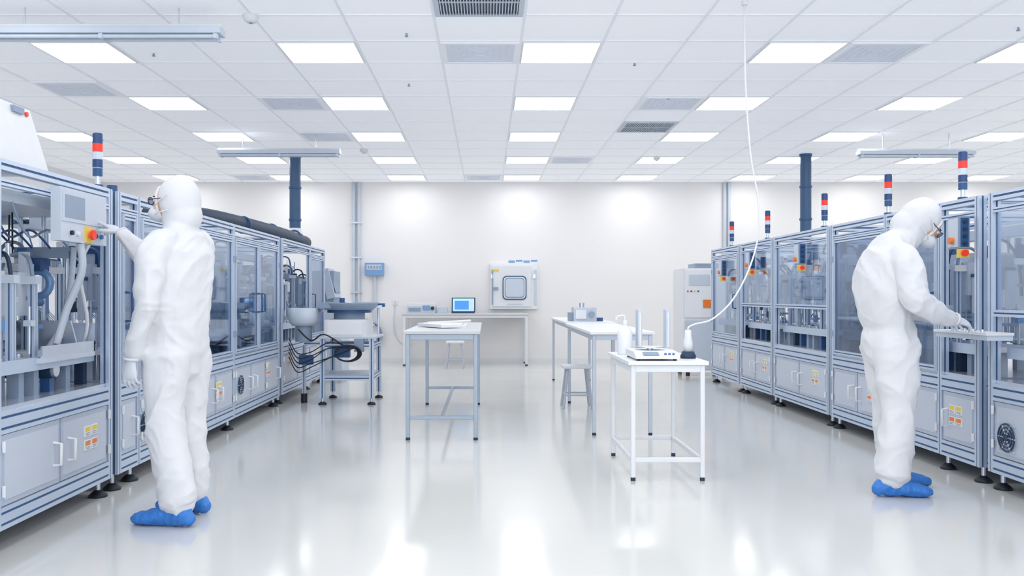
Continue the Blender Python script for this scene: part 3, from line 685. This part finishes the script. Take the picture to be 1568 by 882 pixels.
def hand(name,Wp,d,palm,thumb,curl,parent,M,spread=.0,L=1.0):
    W_=Vector(Wp); d=Vector(d).normalized(); n=Vector(palm); n=(n-d*n.dot(d)).normalized(); s=Vector(thumb); s=(s-d*s.dot(d)-n*s.dot(n)).normalized()
    V=[];F=[]
    rows=[(*(W_-d*.05),.028,.024),(*W_,.027,.020),(*(W_+d*.03),.034,.018),(*(W_+d*.06),.041,.016),(*(W_+d*.085+n*.003),.040,.013)]
    loft(V,F,rows,s,16)
    offs=(.032,.0108,-.0108,-.032); lens=(.073,.081,.075,.058); rr_=(.0094,.0098,.0093,.0082)
    for i in range(4):
        p=W_+d*(.082-abs(i-1.2)*.004)+s*offs[i]*.95; a=0; rows=[(*(p-d*.02),rr_[i],rr_[i])]; rows.append((*p,rr_[i],rr_[i]))
        c=curl[i]
        for k,fr in enumerate((.46,.3,.24)):
            a+=c*(1.0,.9,.6)[k]; sd=s*((1.5-i)*.07)
            dr=(d*math.cos(a)+n*math.sin(a)+sd).normalized(); p=p+dr*lens[i]*L*fr*1.05
            r=rr_[i]*(.95,.87,.78)[k]; rows.append((*p,r,r))
        loft(V,F,rows,s,12)
    p=W_+d*.02+s*.022; rows=[(*p,.014,.015)]
    for dr,l,r in(((d*.55+s*.6+n*.35),.035,.0135),((d*.85+s*.35+n*.4),.032,.0112),((d*.95+s*.05+n*.4),.026,.0095)):
        p=p+dr.normalized()*l; rows.append((*p,r,r))
    loft(V,F,rows,n,12)
    return remeshed(name,V,F,.0033,'glove',parent,None,M,1)
def bootie(name,heel,toe,parent,M,h=.12):
    heel=Vector(heel);toe=Vector(toe); d=(toe-heel); L=d.length; d.normalize(); s=Vector((-d.y,d.x,0)); V=[];F=[]
    rows=[]
    for t,w,hh in((.02,.034,.035),(.12,.042,.05),(.3,.043,.052),(.5,.046,.045),(.7,.053,.037),(.86,.050,.031),(.96,.034,.024)):
        p=heel+d*L*t; rows.append((p.x,p.y,hh+.004,w,hh))
    loft(V,F,rows,s,18)
    a=heel+d*L*.24; loft(V,F,[(a.x,a.y,.05,.05,.042),(a.x-d.x*.0,a.y,.12,.052,.048),(a.x,a.y,.155,.055,.05)],d,18)
    def disp(p,n):
        return .006*(1-2*abs(noise.noise(Vector((p.x*24,p.y*24,p.z*14)))))+.002*noise.noise(p*60)-.002
    o=remeshed(name,V,F,.006,'bootie',parent,disp,M,1)
    zoff=o.location.z
    for v in o.data.vertices:
        if v.co.z+zoff<.004: v.co.z=.002-zoff
    return o

def person(X0,Y0,head_deg,data):
    E=bpy.data.objects.new('cleanroom_worker',None); bpy.context.scene.collection.objects.link(E); E.location=(X0,Y0,0)
    M=Matrix.Translation((X0,Y0,0))@Matrix.Rotation(math.radians(head_deg),4,'Z')
    V=[];F=[]
    for ref,rows in data['lofts']: loft(V,F,rows,ref)
    hc=Vector(data['head']); HR=Matrix.Rotation(math.radians(data.get('yaw',0)),3,'Z')@Matrix.Rotation(math.radians(data['pitch']),3,'Y')
    sphVF(V,F,hc+HR@Vector((-.015,0,.008)),(.116,.102,.134),HR,26,18)
    sphVF(V,F,hc+HR@Vector((-.03,0,-.07)),(.10,.09,.10),HR,26,18)
    joints=[Vector(j) for j in data['joints']]; seed=Vector(data['seed'])
    def ridge(q):
        x=1-2.0*abs(noise.noise(q)); return x*x if x>0 else 0
    def disp(p,n):
        j=0
        for c in joints: j=max(j,1-min(1,(p-c).length/.19))
        j=j*j*(3-2*j)
        hd=(p-hc).length; k=.35 if hd<.17 else 1.0
        big=noise.noise(p*3.1+seed)*.018
        # long drapes that run diagonally down the cloth, broken up by warping
        wv=noise.noise_vector(p*3.0+seed)
        q=Vector((p.x*5.5+p.z*3.0,p.y*5.5-p.z*2.4,p.z*2.6))+seed+wv*1.1
        drape=ridge(q)*.013
        q3=Vector((p.x*7-p.z*6,p.y*7+p.z*5,p.z*6))+seed*1.7+noise.noise_vector(p*5+seed)*.9
        fine=ridge(q3)*.005
        q2=Vector((p.x*4+p.z*4,p.y*4-p.z*3,p.z*9+p.x*7+p.y*4))+seed+noise.noise_vector(p*5+seed)*1.3
        bunch=ridge(q2)*.013*j
        return k*(big+drape*(1-.4*j)+fine+bunch-.010)
    remeshed('coverall_suit',V,F,.0085,'suit',E,disp,M,4,post=2)
    # head parts
    q=MB(); MR=M.to_3x3()
    H=lambda x,y,z: M@(hc+HR@Vector((x,y,z)))
    RR=MR@HR
    q.sph(H(.034,0,-.004),(.090,.073,.106),'skin',RR,28,20)
    q.sph(H(.122,0,-.012),(.017,.013,.026),'skin',RR)
    for sg in(-1,1):
        q.sph(H(.105,sg*.031,.014),(.012,.015,.010),'eye_white',RR,14,8); q.sph(H(.1155,sg*.031,.014),(.003,.0055,.0055),'hair',RR,10,6)
        q.tube([H(.112,sg*.015,.034),H(.115,sg*.03,.038),H(.104,sg*.047,.034)],.0035,'hair',6)
        q.sph(H(.03,sg*.074,.0),(.02,.012,.03),'skin',RR,12,8)
    q.sph(H(.112,0,-.06),(.014,.024,.008),'skin',RR)
    # hood rim
    q.torus(H(.082,0,.0),RR@Vector((1,0,0)),.064,.008,'suit',32,8,ry=.086,U=RR@Vector((0,1,0)))
    q.sph(H(.088,0,-.05),(.074,.060,.047),'mask',RR,26,16)
    q.torus(H(.088,0,-.05),RR@Vector((1,0,.1)),.058,.004,'mask',30,6,ry=.045,U=RR@Vector((0,1,0)))
    for sg in(-1,1):
        for z0,z1 in((-.03,.03),(-.06,-.05)):
            q.tube([H(.105,sg*.05,z0),H(.06,sg*.088,(z0+z1)/2),H(.0,sg*.106,z1)],.003,'off_white',6)
        # glasses
        q.torus(H(.131,sg*.032,.014),RR@Vector((1,sg*.25,0)),.026,.0024,'dark',24,6,ry=.019,U=RR@Vector((0,1,0)))
        q.sph(H(.131,sg*.032,.014),(.002,.025,.018),'lens',RR,16,8)
        q.tube([H(.126,sg*.058,.018),H(.09,sg*.074,.018),H(.04,sg*.094,.015)],.0024,'dark',6)
    q.tube([H(.134,-.008,.016),H(.137,0,.019),H(.134,.008,.016)],.0024,'dark',6)
    q.finish('head_and_mask',0,E)
    # cuffs
    q=MB()
    for p,d,r in data['cuffs']:
        q.torus(M@Vector(p),MR@Vector(d),r,.007,'suit',24,8)
    if 'logo' in data:
        p,ax=data['logo']; q.sph(M@Vector(p),(.012,.022,.028),'steelblue',MR,12,8)
    q.finish('suit_trims',0,E)
    for nme,a in data['hands'].items(): hand(nme,*a,E,M)
    for nme,a in data['feet'].items(): bootie(nme,a[0],a[1],E,M)
    return E
# worker at left machine, reaching with right arm
hd=162; X1,Y1=-1.60,4.66
M1=Matrix.Translation((X1,Y1,0))@Matrix.Rotation(math.radians(hd),4,'Z'); inv=M1.inverted()
wr=inv@Vector((-1.985,4.90,1.49)); el=inv@Vector((-1.79,4.85,1.325)); tip=inv@Vector((-2.112,4.955,1.565))
x_=(1,0,0)
arm_d=(tip-wr).normalized()
shR=Vector((-.015,-.175,1.41))
d1=dict(lofts=[
 (x_,[(.01,0,.80,.13,.165),(.01,0,.90,.155,.19),(.0,0,1.0,.155,.19),(-.015,0,1.12,.155,.20),(-.03,0,1.26,.155,.205),(-.035,0,1.36,.14,.20),(-.03,0,1.43,.11,.155),(-.02,0,1.48,.09,.10)]),
 (x_,[(-.025,0,1.42,.10,.11),(-.015,0,1.50,.083,.083),(-.005,0,1.57,.088,.083)]),
 (x_,[(0,.095,.86,.13,.115),(.005,.10,.70,.122,.108),(-.005,.105,.5,.105,.098),(-.045,.11,.32,.102,.098),(-.08,.115,.19,.100,.097),(-.09,.115,.12,.093,.09),(-.095,.115,.10,.08,.078)]),
 (x_,[(0,-.095,.86,.13,.115),(.02,-.10,.70,.12,.108),(.03,-.105,.5,.103,.098),(.02,-.11,.32,.1,.095),(.005,-.115,.19,.098,.095),(.0,-.115,.12,.09,.088),(-.0,-.115,.10,.078,.076)]),
 (x_,[(-.03,.12,1.42,.07,.07),(-.02,.19,1.385,.08,.078),(-.015,.235,1.25,.075,.068),(-.005,.25,1.10,.068,.062),(.04,.25,.98,.062,.056),(.08,.235,.88,.052,.048),(.095,.23,.845,.038,.036)]),
 ((0,0,1),[(-.03,-.10,1.42,.07,.07),(*shR,.083,.078),(*((shR+el)/2),.078,.07),(*el,.074,.068),(*((el+wr)/2),.064,.06),(*(wr-arm_d*.02),.05,.048),(*wr,.036,.036)]),
 ],head=(.0,0,1.638),pitch=4,yaw=8,seed=(1.3,7.1,2.2),
 joints=[tuple(el),(-.005,.255,1.10),(0,.1,.5),(0,-.1,.5),(-.09,.115,.15),(0,-.115,.15),(0,0,.92),(-.02,.2,1.35),(0,-.19,1.38)],
 cuffs=[((.097,.23,.84),(.13,0,-1),.034),(tuple(wr),tuple(arm_d),.034)],
 logo=((.117,.075,1.30),x_),
 hands={'left_hand':((.10,.23,.83),(.10,0,-1),(0,-1,0),(1,0,0),(.35,.42,.48,.52)),
        'right_hand':(tuple(wr+arm_d*.01),tuple(arm_d),tuple(inv.to_3x3()@Vector((-.3,.1,-1))),tuple(inv.to_3x3()@Vector((-.2,-1,0))),(.08,.55,.7,.75))},
 feet={'left_shoe_cover':((-.175,.125,0),(.14,.165,0)),'right_shoe_cover':((-.085,-.12,0),(.225,-.14,0))})
person(X1,Y1,hd,d1)
# worker at right machine, looking down
d2=dict(lofts=[
 (x_,[(-.05,0,.80,.13,.165),(-.055,0,.90,.150,.185),(-.055,0,.97,.135,.172),(-.07,0,1.06,.15,.19),(-.088,0,1.20,.155,.205),(-.075,0,1.33,.15,.205),(-.035,0,1.41,.125,.165),(.02,0,1.46,.10,.11)]),
 ((1,0,0),[(-.01,0,1.42,.10,.11),(.05,0,1.49,.086,.085),(.10,0,1.55,.09,.085)]),
 (x_,[(-.05,.095,.86,.13,.115),(-.02,.10,.70,.118,.105),(.0,.11,.5,.10,.096),(.01,.12,.32,.098,.094),(.035,.125,.19,.096,.094),(.05,.125,.12,.09,.086),(.05,.125,.10,.075,.073)]),
 (x_,[(-.05,-.095,.86,.13,.115),(-.045,-.10,.70,.12,.108),(-.045,-.105,.5,.103,.098),(-.065,-.11,.32,.1,.096),(-.085,-.115,.19,.098,.096),(-.095,-.115,.12,.09,.088),(-.10,-.115,.10,.077,.075)]),
 (x_,[(-.05,-.11,1.40,.075,.075),(-.045,-.19,1.36,.085,.078),(-.03,-.235,1.24,.078,.07),(-.01,-.25,1.13,.074,.068),(.09,-.225,1.07,.064,.062),(.19,-.19,1.035,.054,.052),(.245,-.17,1.02,.036,.036)]),
 (x_,[(-.04,.10,1.40,.075,.075),(-.03,.185,1.36,.083,.076),(.01,.23,1.25,.078,.07),(.05,.24,1.14,.074,.068),(.15,.19,1.08,.062,.06),(.24,.14,1.045,.053,.05),(.285,.12,1.03,.036,.036)]),
 ],head=(.135,0,1.592),pitch=46,yaw=-6,seed=(9.3,3.1,5.2),
 joints=[(-.01,-.25,1.13),(.05,.24,1.14),(-.03,-.1,.5),(0,.1,.5),(-.095,-.115,.15),(.055,.125,.15),(-.055,0,.97),(-.04,-.19,1.33),(-.03,.18,1.33)],
 cuffs=[((.248,-.169,1.019),(.9,.3,-.25),.034),((.288,.119,1.029),(.9,-.3,-.2),.034)],
 hands={'right_hand':((.255,-.166,1.017),(.93,.25,-.22),(.1,.5,-.8),(0,1,.5),(.3,.4,.5,.55)),
        'left_hand':((.295,.117,1.027),(.9,-.25,-.25),(.1,-.5,-.8),(0,-1,.5),(.3,.4,.5,.55))},
 feet={'right_shoe_cover':((-.185,-.12,0),(.12,-.15,0)),'left_shoe_cover':((-.035,.13,0),(.27,.15,0))})
person(2.42,5.30,2,d2)

# ------------------------------------------------------------------ world, camera
w=bpy.data.worlds.new('world'); bpy.context.scene.world=w; w.use_nodes=True
bg=w.node_tree.nodes['Background']; bg.inputs[0].default_value=(.93,.96,1,1); bg.inputs[1].default_value=1.6  # white background added as frontal fill through the open rear of the room
cam=bpy.data.cameras.new('camera'); co=bpy.data.objects.new('camera',cam); bpy.context.scene.collection.objects.link(co)
co.location=(0,0,1.153); co.rotation_euler=(math.radians(90),0,0)
cam.sensor_width=36; cam.lens=36*1378/1568; cam.shift_x=39/1568; cam.shift_y=12/1568; cam.clip_end=100
bpy.context.scene.camera=co
vs=bpy.context.scene.view_settings; vs.view_transform='Standard'; vs.look='None'; vs.exposure=0.38
